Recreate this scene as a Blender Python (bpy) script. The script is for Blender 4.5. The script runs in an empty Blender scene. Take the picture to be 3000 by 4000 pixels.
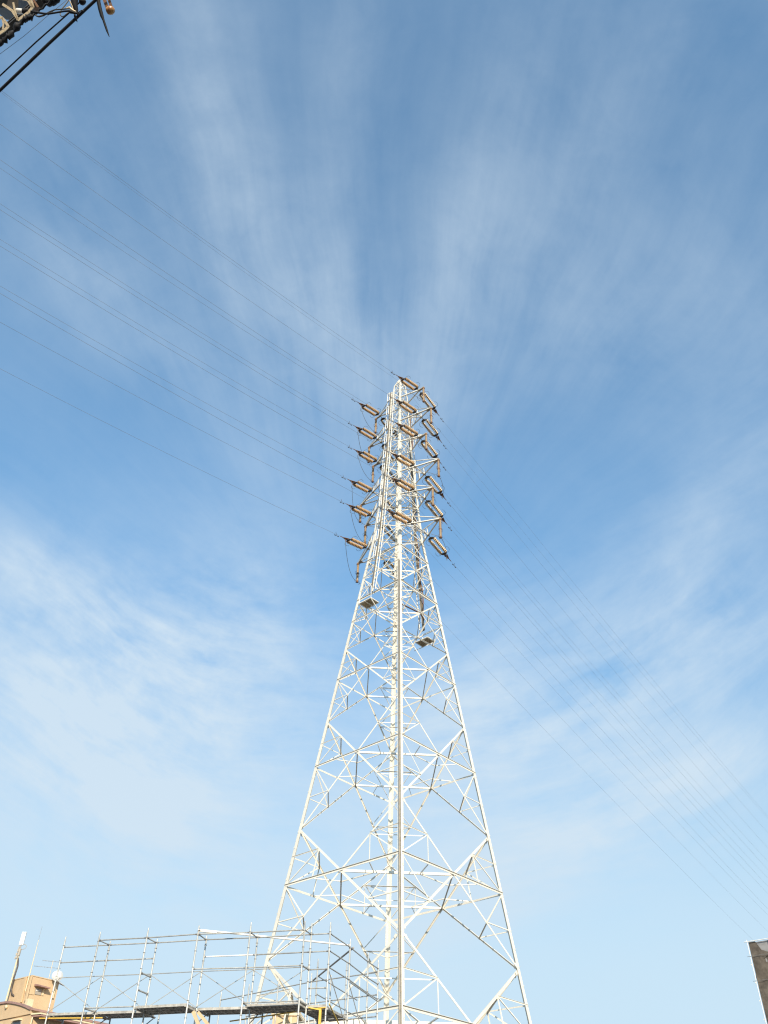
import bpy, math, random
from mathutils import Vector, Matrix
random.seed(7)
V = Vector
SC = bpy.context.scene
EYE = 1.6
# ------------------------------------------------------------------ camera
F = 3371.08                      # focal length in photo pixels (photo 3000 x 4000)
PITCH, ROLL = math.radians(40.6016), math.radians(1.5058)
fw = V((0, math.cos(PITCH), math.sin(PITCH)))
_r = V((1, 0, 0)); _u = _r.cross(fw)
cr = _r * math.cos(ROLL) + _u * math.sin(ROLL)
cu = -_r * math.sin(ROLL) + _u * math.cos(ROLL)
CAM = V((0, 0, EYE))
cd = bpy.data.cameras.new("camera"); cam = bpy.data.objects.new("camera", cd)
SC.collection.objects.link(cam); SC.camera = cam
cd.sensor_fit = 'VERTICAL'; cd.sensor_height = 36.0; cd.lens = 36.0 * F / 4000.0
cd.clip_start = 0.1; cd.clip_end = 6000
M = Matrix((cr, cu, -fw)).transposed().to_4x4(); M.translation = CAM
cam.matrix_world = M
# ------------------------------------------------------------------ light
SUN_EL, SUN_AZ = math.radians(24), math.radians(-170)   # azimuth from +Y clockwise: behind the viewer, a little right
SUN_AZ = math.radians(172)
sdir = V((math.sin(SUN_AZ) * math.cos(SUN_EL), math.cos(SUN_AZ) * math.cos(SUN_EL), math.sin(SUN_EL)))
ld = bpy.data.lights.new("sun", 'SUN'); ld.energy = 3.4; ld.angle = math.radians(0.53); ld.color = (1.0, 0.87, 0.68)
lo = bpy.data.objects.new("sun", ld); SC.collection.objects.link(lo)
lo.rotation_euler = sdir.to_track_quat('Z', 'Y').to_euler()
SC.view_settings.view_transform = 'Standard'; SC.view_settings.look = 'None'
SC.view_settings.gamma = 1; SC.view_settings.use_curve_mapping = False
SC.view_settings.exposure = 0.80
SC.cycles.filter_width = 1.2
# ------------------------------------------------------------------ sky
world = bpy.data.worlds.new("World"); SC.world = world; world.use_nodes = True
world.cycles.sampling_method = 'MANUAL'; world.cycles.sample_map_resolution = 256
nt = world.node_tree; nt.nodes.clear()
def nd(t, **k):
    n = nt.nodes.new(t)
    for a, b in k.items(): setattr(n, a, b)
    return n
def lk(a, b): nt.links.new(a, b)
def mt(op, a, b=None, c=None, clamp=False):
    n = nd('ShaderNodeMath', operation=op, use_clamp=clamp)
    for i, x in enumerate((a, b, c)):
        if x is None: continue
        if isinstance(x, (int, float)): n.inputs[i].default_value = x
        else: lk(x, n.inputs[i])
    return n.outputs[0]
def dotc(vec, c):
    n = nd('ShaderNodeVectorMath', operation='DOT_PRODUCT'); lk(vec, n.inputs[0]); n.inputs[1].default_value = c
    return n.outputs['Value']
def comb(x, y, z=0.0):
    n = nd('ShaderNodeCombineXYZ')
    for i, v_ in enumerate((x, y, z)):
        if isinstance(v_, (int, float)): n.inputs[i].default_value = v_
        else: lk(v_, n.inputs[i])
    return n.outputs[0]
def noise(vec, scale, detail=4, rough=0.55, dist=0.0):
    n = nd('ShaderNodeTexNoise'); lk(vec, n.inputs['Vector'])
    n.inputs['Scale'].default_value = scale; n.inputs['Detail'].default_value = detail
    n.inputs['Roughness'].default_value = rough; n.inputs['Distortion'].default_value = dist
    return n.outputs['Fac']
def sst(x, a, b):
    n = nd('ShaderNodeMapRange', interpolation_type='SMOOTHSTEP'); lk(x, n.inputs['Value'])
    n.inputs['From Min'].default_value = a; n.inputs['From Max'].default_value = b
    return n.outputs['Result']
sky = nd('ShaderNodeTexSky', sky_type='NISHITA'); sky.sun_disc = False
sky.sun_elevation = SUN_EL; sky.sun_rotation = SUN_AZ
sky.air_density = 1.0; sky.dust_density = 1.0; sky.ozone_density = 2.6
tc = nd('ShaderNodeTexCoord'); dirv = tc.outputs['Generated']
# sky coordinates about one fixed world direction (tangent plane of the celestial dome)
dF = mt('MAXIMUM', dotc(dirv, fw), 0.05)
U = mt('DIVIDE', dotc(dirv, cr), dF); W = mt('DIVIDE', dotc(dirv, cu), dF)
wn = nd('ShaderNodeTexNoise'); lk(comb(U, W), wn.inputs['Vector']); wn.inputs['Scale'].default_value = 1.9; wn.inputs['Detail'].default_value = 2.5
ws = nd('ShaderNodeSeparateXYZ'); lk(wn.outputs['Color'], ws.inputs[0])
Uw = mt('MULTIPLY_ADD', mt('SUBTRACT', ws.outputs[0], 0.5), 0.15, U)
Ww = mt('MULTIPLY_ADD', mt('SUBTRACT', ws.outputs[1], 0.5), 0.15, W)
def px2uw(x, y): return ((x - 1500) / F, (2000 - y) / F)
def blob(x, y, lx, ly, ang, amp):
    """soft elongated cloud bank centred on a sky direction; lx, ly half sizes, ang of its long axis"""
    u0, w0 = px2uw(x, y); ca, sa = math.cos(math.radians(ang)), math.sin(math.radians(ang))
    du = mt('SUBTRACT', Uw, u0); dw = mt('SUBTRACT', Ww, w0)
    a = mt('MULTIPLY', mt('ADD', mt('MULTIPLY', du, ca), mt('MULTIPLY', dw, sa)), F / lx)
    b = mt('MULTIPLY', mt('SUBTRACT', mt('MULTIPLY', dw, ca), mt('MULTIPLY', du, sa)), F / ly)
    r2 = mt('ADD', mt('MULTIPLY', a, a), mt('MULTIPLY', b, b))
    return mt('MULTIPLY', mt('POWER', 2.71828, mt('MULTIPLY', r2, -1.0)), amp)
BLOBS = [  # photo direction, half length, half width, angle, amount
    (800, 420, 800, 190, 98, .30), (1080, 980, 560, 260, 122, .34), (1330, 420, 620, 170, 84, .20),
    (1900, 700, 1000, 210, 60, .19), (2350, 560, 950, 170, 56, .20), (2400, 1150, 700, 330, 35, .30), (1750, 1150, 560, 190, 72, .30),
    (300, 700, 650, 200, 120, .22), (520, 1250, 760, 150, 140, .26), (1250, 1330, 420, 260, 130, .36),
    (150, 2250, 620, 170, 158, .22), (450, 2600, 900, 400, 168, .62), (350, 2980, 850, 300, 174, .50), (950, 2250, 420, 300, 100, .25),
    (2450, 2750, 950, 260, 28, .50), (2650, 3120, 800, 170, 27, .45), (2200, 3350, 900, 260, 20, .32), (2700, 2150, 700, 220, 50, .22),
    (700, 3400, 900, 260, 170, .42), (1900, 2700, 500, 300, 60, .30), (2900, 1500, 500, 300, 50, .18)]
tot = None
for b_ in BLOBS:
    o_ = blob(*b_[:5], b_[5] * (.55 if b_[1] < 2000 else 1.0)); tot = o_ if tot is None else mt('ADD', tot, o_)
# streaks that fan out of the point above the tower
u0, w0 = px2uw(1420, 2750)
du = mt('SUBTRACT', Uw, u0); dw = mt('SUBTRACT', Ww, w0)
rho = mt('MAXIMUM', mt('POWER', mt('ADD', mt('MULTIPLY', du, du), mt('MULTIPLY', dw, dw)), 0.5), .001)
ct, sn = mt('DIVIDE', du, rho), mt('DIVIDE', dw, rho)
def fan(fr, ra, z):
    return comb(mt('MULTIPLY', ct, fr), mt('MULTIPLY', sn, fr), mt('MULTIPLY_ADD', rho, ra, z))
st1 = noise(fan(2.9, 1.5, 1.7), 2.2, 5, 0.55)
st2 = noise(fan(10.0, 1.6, 7.7), 2.2, 4, 0.58)
far = sst(rho, .10, .36)
u1, w1 = px2uw(1500, 700)
du1 = mt('SUBTRACT', Uw, u1); dw1 = mt('SUBTRACT', Ww, w1)
rho1 = mt('MAXIMUM', mt('POWER', mt('ADD', mt('MULTIPLY', du1, du1), mt('MULTIPLY', dw1, dw1)), 0.5), .001)
arc1 = noise(comb(mt('MULTIPLY', mt('DIVIDE', du1, rho1), 1.7), mt('MULTIPLY', mt('DIVIDE', dw1, rho1), 1.7), mt('MULTIPLY', rho1, 7.0)), 1.7, 7, 0.62, .3)
arc2 = noise(comb(mt('MULTIPLY', mt('DIVIDE', du1, rho1), 4.0), mt('MULTIPLY', mt('DIVIDE', dw1, rho1), 4.0), mt('MULTIPLY', rho1, 30.0)), 2.0, 4, 0.6)
low = sst(mt('MULTIPLY', W, -1.0), -.10, .16)
puff = noise(comb(Uw, Ww, 3.1), 4.6, 6, 0.62, 0.3)
fine = noise(comb(Uw, Ww, 9.1), 19.0, 4, 0.65, 0.3)
def cen(x, amp): return mt('MULTIPLY', mt('SUBTRACT', x, .5), amp)
upper = mt('MULTIPLY', mt('ADD', cen(st1, 1.4), cen(st2, .85)), mt('MULTIPLY', far, mt('SUBTRACT', 1.0, low)))
lower = mt('MULTIPLY', mt('ADD', cen(arc1, 2.3), cen(arc2, .9)), low)
tex = mt('ADD', mt('ADD', upper, lower), mt('ADD', cen(puff, 1.8), cen(fine, .65)))
cl = mt('MULTIPLY', mt('ADD', tot, .085), mt('MAXIMUM', mt('ADD', tex, 1.0), 0.0))
cl = mt('MINIMUM', mt('MAXIMUM', cl, 0.0), .9)
sepd = nd('ShaderNodeSeparateXYZ'); lk(dirv, sepd.inputs[0])
veil = mt('MULTIPLY_ADD', sst(mt('MULTIPLY', sepd.outputs[2], -1.0), -.57, -.17), .92, .03)     # thin high veil thickening to the horizon
mx = nd('ShaderNodeMix', data_type='RGBA'); lk(cl, mx.inputs['Factor'])
tint = nd('ShaderNodeMix', data_type='RGBA', blend_type='MULTIPLY'); tint.inputs['Factor'].default_value = 1
lk(sky.outputs[0], tint.inputs['A']); tint.inputs['B'].default_value = (.74, 1.045, 1.045, 1)      # clean winter air
ext = nd('ShaderNodeVectorMath', operation='SCALE'); lk(tint.outputs['Result'], ext.inputs[0])          # low air is dimmer
lk(mt('MULTIPLY_ADD', sst(mt('MULTIPLY', sepd.outputs[2], -1.0), -.70, -.25), -.30, 1.0), ext.inputs['Scale'])
hz = nd('ShaderNodeMix', data_type='RGBA'); lk(veil, hz.inputs['Factor']); lk(ext.outputs[0], hz.inputs['A']); hz.inputs['B'].default_value = (2.30, 3.00, 3.52, 1)
lk(hz.outputs['Result'], mx.inputs['A'])
mx.inputs['B'].default_value = (2.52, 3.02, 3.46, 1)          # ice cloud and haze, in the units of the sky texture
bg = nd('ShaderNodeBackground'); bg.inputs['Strength'].default_value = 0.15
lk(mx.outputs['Result'], bg.inputs['Color'])
wo = nd('ShaderNodeOutputWorld'); lk(bg.outputs[0], wo.inputs['Surface'])

# ------------------------------------------------------------------ photo rays -> world points
def ray(x, y): return fw + cr * ((x - 1500) / F) - cu * ((y - 2000) / F)
def on_z(x, y, h):                      # point at height h above the eye
    d = ray(x, y); return CAM + d * (h / d.z)
def at_depth(x, y, t): return CAM + ray(x, y) * t
def on_plane(x, y, p, n):
    d = ray(x, y); return CAM + d * ((p - CAM).dot(n) / d.dot(n))

# ------------------------------------------------------------------ materials
def mat(name, col, rough=.6, metal=0., var=.12, scale=3., bump=0., col2=None, spec=.4, streak=1.0):
    m = bpy.data.materials.new(name); m.use_nodes = True; t = m.node_tree; b = t.nodes['Principled BSDF']
    b.inputs['Roughness'].default_value = rough; b.inputs['Metallic'].default_value = metal
    b.inputs['Specular IOR Level'].default_value = spec
    c = t.nodes.new('ShaderNodeTexCoord'); mp = t.nodes.new('ShaderNodeMapping'); t.links.new(c.outputs['Object'], mp.inputs['Vector'])
    mp.inputs['Scale'].default_value = (1, 1, streak)
    n = t.nodes.new('ShaderNodeTexNoise'); t.links.new(mp.outputs[0], n.inputs['Vector'])
    n.inputs['Scale'].default_value = scale; n.inputs['Detail'].default_value = 6; n.inputs['Roughness'].default_value = .65
    r = t.nodes.new('ShaderNodeValToRGB'); t.links.new(n.outputs['Fac'], r.inputs[0])
    c2 = col2 or tuple(max(0, x * (1 - 2 * var)) for x in col)
    r.color_ramp.elements[0].position = .32; r.color_ramp.elements[1].position = .62
    r.color_ramp.elements[0].color = (*c2, 1); r.color_ramp.elements[1].color = (*col, 1)
    t.links.new(r.outputs[0], b.inputs['Base Color'])
    if bump:
        bp = t.nodes.new('ShaderNodeBump'); bp.inputs['Strength'].default_value = bump; bp.inputs['Distance'].default_value = .02
        t.links.new(n.outputs['Fac'], bp.inputs['Height']); t.links.new(bp.outputs[0], b.inputs['Normal'])
    return m
def per_piece(m, lo):
    t = m.node_tree; b = t.nodes['Principled BSDF']; l = b.inputs['Base Color'].links[0]; src = l.from_socket
    oi = t.nodes.new('ShaderNodeObjectInfo'); mr = t.nodes.new('ShaderNodeMapRange'); mr.inputs['To Min'].default_value = lo
    t.links.new(oi.outputs['Random'], mr.inputs['Value'])
    h = t.nodes.new('ShaderNodeHueSaturation'); t.links.new(src, h.inputs['Color']); t.links.new(mr.outputs[0], h.inputs['Value']); t.links.new(h.outputs[0], b.inputs['Base Color'])
    return m
MT = dict(
    cream=mat('cream_steel_paint', (.82, .78, .69), .55, 0, .07, 1.3, streak=.3),
    plate=mat('weathered_plate_paint', (.46, .40, .31), .6, 0, .15, 3),
    rail=mat('grey_brown_rail', (.25, .215, .165), .55, .2, .2, 4),
    ply=mat('platform_deck', (.42, .33, .21), .8, 0, .25, 4),
    disc=mat('tan_glazed_porcelain', (.80, .63, .40), .25, 0, .15, 8, col2=(.64, .46, .26), spec=.5),
    shed=mat('brown_shaded_underside', (.54, .35, .18), .6, 0, .2, 8),
    cap=mat('brown_rusty_fitting', (.26, .14, .085), .7, .2, .3, 9),
    post=mat('brown_post_porcelain', (.48, .36, .235), .35, 0, .2, 5, col2=(.36, .245, .15)),
    horn=mat('dark_steel_fitting', (.10, .085, .08), .5, .5, .2, 9),
    wire=mat('weathered_aluminium_wire', (.30, .31, .33), .5, .4, .2, .5),
    tube=mat('galvanised_scaffold_tube', (.60, .59, .55), .42, .35, .16, 5, streak=.4),
    clamp=mat('dark_scaffold_coupler', (.34, .33, .32), .5, .5, .2, 9),
    deck=mat('perforated_steel_deck', (.58, .55, .50), .5, .3, .25, 6),
    white=mat('white_paint_and_tube_glare', (.82, .81, .78), .4, 0, .05, 2),
    yellow=mat('yellow_paint', (.80, .52, .10), .5, 0, .1, 3),
    tan=mat('tan_rendered_wall', (.60, .435, .27), .85, 0, .06, 1.2, bump=.15),
    tan2=mat('pale_tan_panel', (.60, .44, .27), .8, 0, .05, 1.5),
    cop=mat('plum_coping', (.36, .22, .19), .6, 0, .12, 2),
    trim=mat('cream_trim', (.72, .60, .40), .6, 0, .06, 2),
    grey=mat('grey_door_panel', (.40, .36, .31), .5, 0, .08, 2),
    glass=mat('dark_window_glass', (.05, .06, .07), .12, 0, .1, 1),
    net=mat('brown_mesh_netting', (.135, .115, .095), .9, 0, .28, 1.6, bump=.6, col2=(.06, .05, .042)),
    netpale=mat('grey_mesh_netting', (.27, .27, .28), .9, 0, .2, 1.5, bump=.4),
    black=mat('black_rubber', (.006, .006, .010), .7, 0, .3, 6),
    dgrey=mat('dark_grey_steel', (.075, .068, .06), .55, .4, .25, 12),
    crm=mat('worn_cream_bracket', (.60, .48, .32), .5, .1, .08, 5),
    brick=mat('brown_glazed_knob', (.60, .34, .10), .3, 0, .2, 14, col2=(.30, .13, .05)),
    asphalt=mat('asphalt', (.13, .125, .12), .9, 0, .2, 2, bump=.3),
    conc=mat('concrete', (.33, .31, .29), .85, 0, .1, 1.5),
)
per_piece(MT['cream'], .86); per_piece(MT['tube'], .75); per_piece(MT['disc'], .82); per_piece(MT['post'], .8)
# ------------------------------------------------------------------ mesh builder
class MB:
    def __init__(s): s.v = []; s.f = []; s.sm = []
    def add(s, vs, fs, smooth=False):
        o = len(s.v); s.v += [tuple(x) for x in vs]; s.f += [tuple(i + o for i in f) for f in fs]; s.sm += [smooth] * len(fs)
    def prism(s, prof, p, q, X, Y):
        """extrude a 2-D profile (ccw seen from q towards p) from p to q with section axes X, Y"""
        n = len(prof)
        a = [p + X * x + Y * y for x, y in prof]; b = [q + X * x + Y * y for x, y in prof]
        fs = [(i, (i + 1) % n, n + (i + 1) % n, n + i) for i in range(n)] + [tuple(range(n))[::-1], tuple(range(n, 2 * n))]
        s.add(a + b, fs)
    def angle(s, p, q, w, t, out, up=True, lip=1):
        """steel angle: one flange in the plane facing `out`, the other standing out (lip=1) or in (lip=-1) at its top/bottom edge"""
        ax = (q - p).normalized(); Y = (out - ax * out.dot(ax)).normalized(); X = ax.cross(Y).normalized()
        if (X.z < 0) == up: X = -X
        L = lip
        prof = [(-w / 2, 0), (w / 2, 0), (w / 2, L * w * .6), (w / 2 - t, L * w * .6), (w / 2 - t, L * t), (-w / 2, L * t)]
        s.prism(prof, p, q, X, Y)
    def bar(s, p, q, a, b, out=V((0, 0, 1))):
        ax = (q - p).normalized()
        Y = out - ax * out.dot(ax)
        if Y.length < 1e-4: Y = V((1, 0, 0)) - ax * ax.x
        Y.normalize(); X = ax.cross(Y).normalized()
        s.prism([(-a / 2, -b / 2), (a / 2, -b / 2), (a / 2, b / 2), (-a / 2, b / 2)], p, q, X, Y)
    def box(s, c, sx, sy, sz, X=V((1, 0, 0)), Y=V((0, 1, 0))):
        Z = V((0, 0, 1)); s.prism([(-sx / 2, -sy / 2), (sx / 2, -sy / 2), (sx / 2, sy / 2), (-sx / 2, sy / 2)], c - Z * sz / 2, c + Z * sz / 2, X, Y)
    def tube(s, pts, r, n=8, cap=True):
        pts = [V(p) for p in pts]; rs = r if isinstance(r, (list, tuple)) else [r] * len(pts); rings = []; X = None
        for i, p in enumerate(pts):
            d = (pts[min(i + 1, len(pts) - 1)] - pts[max(i - 1, 0)]).normalized()
            if X is None:
                X = d.orthogonal().normalized()
            X = (X - d * X.dot(d)).normalized(); Y = d.cross(X)
            rings.append([p + (X * math.cos(a) + Y * math.sin(a)) * rs[i] for a in [2 * math.pi * k / n for k in range(n)]])
        vs = [v for r_ in rings for v in r_]; fs = []
        for i in range(len(pts) - 1):
            for k in range(n): fs.append((i * n + k, i * n + (k + 1) % n, (i + 1) * n + (k + 1) % n, (i + 1) * n + k))
        s.add(vs, fs, True)
        if cap:
            s.add(rings[0], [tuple(range(n))[::-1]]); s.add(rings[-1], [tuple(range(n))])
    def lathe(s, p, d, prof, n=10):
        """prof: (distance along d, radius)"""
        s.tube([p + d * a for a, r in prof], [max(r, .001) for a, r in prof], n)
    def plate(s, poly, nrm, t):
        poly = [V(p) for p in poly]; n = len(poly); h = nrm.normalized() * t / 2
        s.add([p - h for p in poly] + [p + h for p in poly], [tuple(range(n))[::-1], tuple(range(n, 2 * n))] + [(i, (i + 1) % n, n + (i + 1) % n, n + i) for i in range(n)])
    def build(s, name, m, parent=None):
        me = bpy.data.meshes.new(name); me.from_pydata(s.v, [], s.f); me.polygons.foreach_set('use_smooth', s.sm)
        me.update(); o = bpy.data.objects.new(name, me); SC.collection.objects.link(o)
        me.materials.append(MT[m])
        if parent:
            o.parent = parent; o.matrix_parent_inverse = parent_world(parent).inverted()
        return o
def parent_world(o):
    w = Matrix.Translation(o.location)
    return (parent_world(o.parent) @ o.matrix_parent_inverse @ w) if o.parent else w
def tag(o, label=None, cat=None, group=None, kind=None):
    if label: o['label'] = label
    if cat: o['category'] = cat
    if group: o['group'] = group
    if kind: o['kind'] = kind
    return o
def thing(name, loc, label, cat, group=None):
    o = bpy.data.objects.new(name, None); o.location = loc; o.empty_display_size = .3; SC.collection.objects.link(o)
    return tag(o, label, cat, group)
ZV = V((0, 0, 1))
# ------------------------------------------------------------------ ground
g = MB(); g.add([V((-1500, -1500, 0)), V((1500, -1500, 0)), V((1500, 2500, 0)), V((-1500, 2500, 0))], [(0, 1, 2, 3)])
tag(g.build('ground', 'asphalt'), kind='structure')

# ================================================================== lattice tower
TC = V((1.1002, 50.0, 0)); PHI = math.radians(1.7913)
ANG = dict(N=PHI - math.pi / 2, R=PHI, F=PHI + math.pi / 2, L=PHI + math.pi)
KR = [(40.2, 1.806), (42.9, 1.55), (44.7, 1.42), (49.8, .97), (55.8, .64), (57.3, .46), (58.1, .09)]
def rad(z):
    if z <= 40.2: return 8.58535 - .168637 * z
    for (a, ra), (b, rb) in zip(KR, KR[1:]):
        if z <= b: return ra + (rb - ra) * (z - a) / (b - a)
    return KR[-1][1]
def leg(l, z): return TC + V((rad(z) * math.cos(ANG[l]), rad(z) * math.sin(ANG[l]), z + EYE))
def hdir(a): return V((math.cos(a), math.sin(a), 0))
FACES = [('L', 'N', hdir(PHI - .75 * math.pi)), ('N', 'R', hdir(PHI - .25 * math.pi)), ('R', 'F', hdir(PHI + .25 * math.pi)), ('F', 'L', hdir(PHI + .75 * math.pi))]
tower = thing('transmission_tower', TC.copy(), 'tall cream painted steel lattice power pylon rising in the middle behind the scaffold', 'pylon')
# legs, from the ground to the peak, as steel angles with the corner outwards
for l in 'NRFL':
    m = MB(); o = hdir(ANG[l]); zs = [-EYE, 8, 18.4, 25.2, 30.5, 34.5, 40.2, 42.9, 44.7, 49.8, 55.8, 57.3, 58.1]
    for a, b in zip(zs, zs[1:]):
        w = .215 if b <= 40.3 else (.19 if b < 50 else .13); t = .024
        p, q = leg(l, a), leg(l, b); ax = (q - p).normalized(); O = (o - ax * o.dot(ax)).normalized(); S = ax.cross(O)
        e1 = (-O + S).normalized(); e2 = (-O - S).normalized(); c0 = .06
        P = lambda u, v: (e1 * u + e2 * v + O * c0)
        ring = [P(0, 0), P(w, 0), P(w, t), P(t, t), P(t, w), P(0, w)]
        m.add([p + r_ for r_ in ring] + [q + r_ for r_ in ring], [(i, (i + 1) % 6, 6 + (i + 1) % 6, 6 + i) for i in range(6)])
        # splice covers and step bolts
        if b < 41:
            m.bar(q - ax * .55 + O * (c0 - .012) + e1 * .10, q - ax * -.55 + O * (c0 - .012) + e1 * .10, .16, .018, e2)
            m.bar(q - ax * .55 + O * (c0 - .012) + e2 * .10, q - ax * -.55 + O * (c0 - .012) + e2 * .10, .16, .018, e1)
        k = .0; LL = (q - p).length; sgn = 1
        while k < LL:
            sgn = -sgn; e = e1 if sgn > 0 else e2; ee = e2 if sgn > 0 else e1
            m.tube([p + ax * k + O * c0 + e * .09, p + ax * k + O * c0 + e * .09 - ee * .13], .009, 5); k += .45
    m.build('leg', 'cream', tower)
CNT = {}; REST = {}
def member(kind, fn, material='cream', size=0):
    CNT[kind] = CNT.get(kind, 0) + 1
    if CNT[kind] <= 99:
        m = MB(); fn(m); m.build(kind, material, tower)
    else:
        if kind not in REST: REST[kind] = (MB(), material)
        fn(REST[kind][0])
def L_(kind, p, q, w, out, up=True, lip=-1, off=0.0):
    p = p + out * off; q = q + out * off
    member(kind, lambda m: m.angle(p, q, w, max(.010, w * .11), out, up, lip))
def lerp(a, b, t): return a + (b - a) * t
PAN = [(4.3, -.9, .13, 2), (11.43, 4.3, .125, 2), (18.39, 11.43, .11, 2), (25.2, 18.39, .095, 1), (30.53, 25.2, .085, 0), (34.48, 30.53, .075, 0), (38.0, 34.48, .07, 0)]
gus = []
for zt, zb, w, plan in PAN:
    wt, wb = rad(zt), rad(zb); zm = zt - (zt - zb) * wt / (wt + wb)
    C_, D_, D2, HM = {}, {}, {}, {}
    rw = max(.048, w * .52)
    for fi, (a, b, o) in enumerate(FACES):
        tilt = (o + ZV * .1187).normalized()
        At, Am, Ab, Bt, Bm, Bb = leg(a, zt), leg(a, zm), leg(a, zb), leg(b, zt), leg(b, zm), leg(b, zb)
        Cx = lerp(Am, Bm, .5); C_[fi] = Cx
        L_('diagonal_brace', At, Bb, w, tilt, True, -1, .010); L_('diagonal_brace', Bt, Ab, w, tilt, True, -1, -.02)
        L_('horizontal_beam', Am, Bm, w * 1.05, tilt, True, 1, .045)
        gus.append((Cx, tilt, w * 1.9)); gus += [(lerp(p_, q_, f_), tilt, w * 1.7) for p_, q_ in ((At, Bb), (Bt, Ab)) for f_ in (.03, .97)]
        for (lt, lm, lb, nt_) in ((At, Am, Ab, 'a'), (Bt, Bm, Bb, 'b')):
            d, d2 = lerp(lt, Cx, .5), lerp(lb, Cx, .5); D_[(fi, nt_)] = d; D2[(fi, nt_)] = d2
            L_('redundant_brace', lerp(lt, lm, .5), d, rw, tilt, True, 1, .035); L_('redundant_brace', d, lm, rw, tilt, False, -1, .035)
            L_('redundant_brace', lerp(lm, lb, .5), d2, rw, tilt, False, -1, .035); L_('redundant_brace', d2, lm, rw, tilt, True, -1, .035)
            h = lerp(lm, Cx, .5); HM[(fi, nt_)] = h
            if plan >= 2: L_('redundant_brace', d, h, rw, tilt, False, -1, .035)
    for k in range(4):                       # corner between face k (its b leg) and face k+1 (its a leg)
        k2 = (k + 1) % 4
        L_('hip_brace', D_[(k, 'b')], D_[(k2, 'a')], rw * 1.35, ZV, True, -1, -.05)
        L_('hip_brace', D2[(k, 'b')], D2[(k2, 'a')], rw * 1.1, ZV, True, -1, -.05)
        out = (FACES[k][2] + FACES[k2][2]).normalized()
        L_('plan_brace', C_[k], C_[k2], w * (1.9 if zt == 11.43 else 1.15), out, False, -1, -.03)
        if plan >= 1:
            e1, e2 = lerp(C_[k], C_[k2], .30), lerp(C_[k], C_[k2], .70)
            L_('plan_brace', HM[(k, 'b')], e1, rw, out, False, -1, -.10); L_('plan_brace', HM[(k2, 'a')], e2, rw, out, False, -1, -.10)
            k3 = (k + 2) % 4
            L_('plan_brace', e2, lerp(C_[k2], C_[k3], .30), rw, V((-out.y, out.x, 0)), False, -1, -.12)
    if plan == 2 or zt > 34: pass
# upper body
ZA = [55.17, 52.1, 49.51, 45.9, 43.38, 40.0]
UP = [38.0, 40.0, 41.6, 43.38, 44.6, 45.9, 47.7, 49.51, 50.8, 52.1, 53.6, 55.17, 56.4, 57.5]
for a_, b_ in zip(UP, UP[1:]):
    for fi, (a, b, o) in enumerate(FACES):
        wd = .066 if b_ < 50 else .052
        L_('body_diagonal', leg(a, a_), leg(b, b_), wd, o, True, -1, .01); L_('body_diagonal', leg(b, a_), leg(a, b_), wd, o, True, -1, -.015)
        L_('body_beam', leg(a, b_), leg(b, b_), wd, o, False, -1, .02)
    if b_ < 56:
        L_('body_beam', leg('L', b_), leg('R', b_), .05, ZV, False, -1, -.03)
# plan diaphragm with heavy double beams at the foot of the ladders
for fi, (a, b, o) in enumerate(FACES):
    for dz in (34.48, 38.0):
        L_('horizontal_beam', leg(a, dz), leg(b, dz), .12, o, True, 1, .03)
for p, o, s_ in gus:
    member('gusset_plate', lambda m: m.plate([p + o * .022 + x for x in (lambda X, Y: (-X * s_ * .5, -Y * s_ * .6, X * s_ * .5, Y * s_ * .6))(o.cross(ZV).normalized(), (ZV - o * o.z).normalized())], o, .012))
for k_, (mb, mm) in REST.items():
    tag(mb.build(k_, mm, tower), kind='stuff')
# concrete footings
for l in 'NRFL':
    m = MB(); p = leg(l, -EYE); m.box(V((p.x, p.y, .3)), 1.1, 1.1, .6, hdir(ANG[l]), hdir(ANG[l] + math.pi / 2)); m.build('footing', 'conc', tower)
# climbing rail on the near leg
m = MB(); o = hdir(ANG['N']); s_ = hdir(ANG['N'] - math.pi / 2)
p, q = leg('N', -1), leg('N', 36.4); ax = (q - p).normalized(); O = (o - ax * o.dot(ax)).normalized()
m.bar(p + O * .13 + s_ * .075, q + O * .13 + s_ * .075, .055, .05, O)
m.bar(p + O * .135 + s_ * .018, q + O * .135 + s_ * .018, .022, .05, O)
k = .3
while k < (q - p).length:
    m.bar(p + ax * k + O * .085 + s_ * .09, p + ax * k + O * .085 - s_ * .03, .05, .05, O); k += 2.4
m.build('climbing_rail', 'rail', tower)  # dark grey-brown strips, next to a cream one
m = MB(); m.bar(p + O * .13 - s_ * .032, q + O * .13 - s_ * .032, .045, .06, O); m.build('climbing_rail', 'cream', tower)

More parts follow.
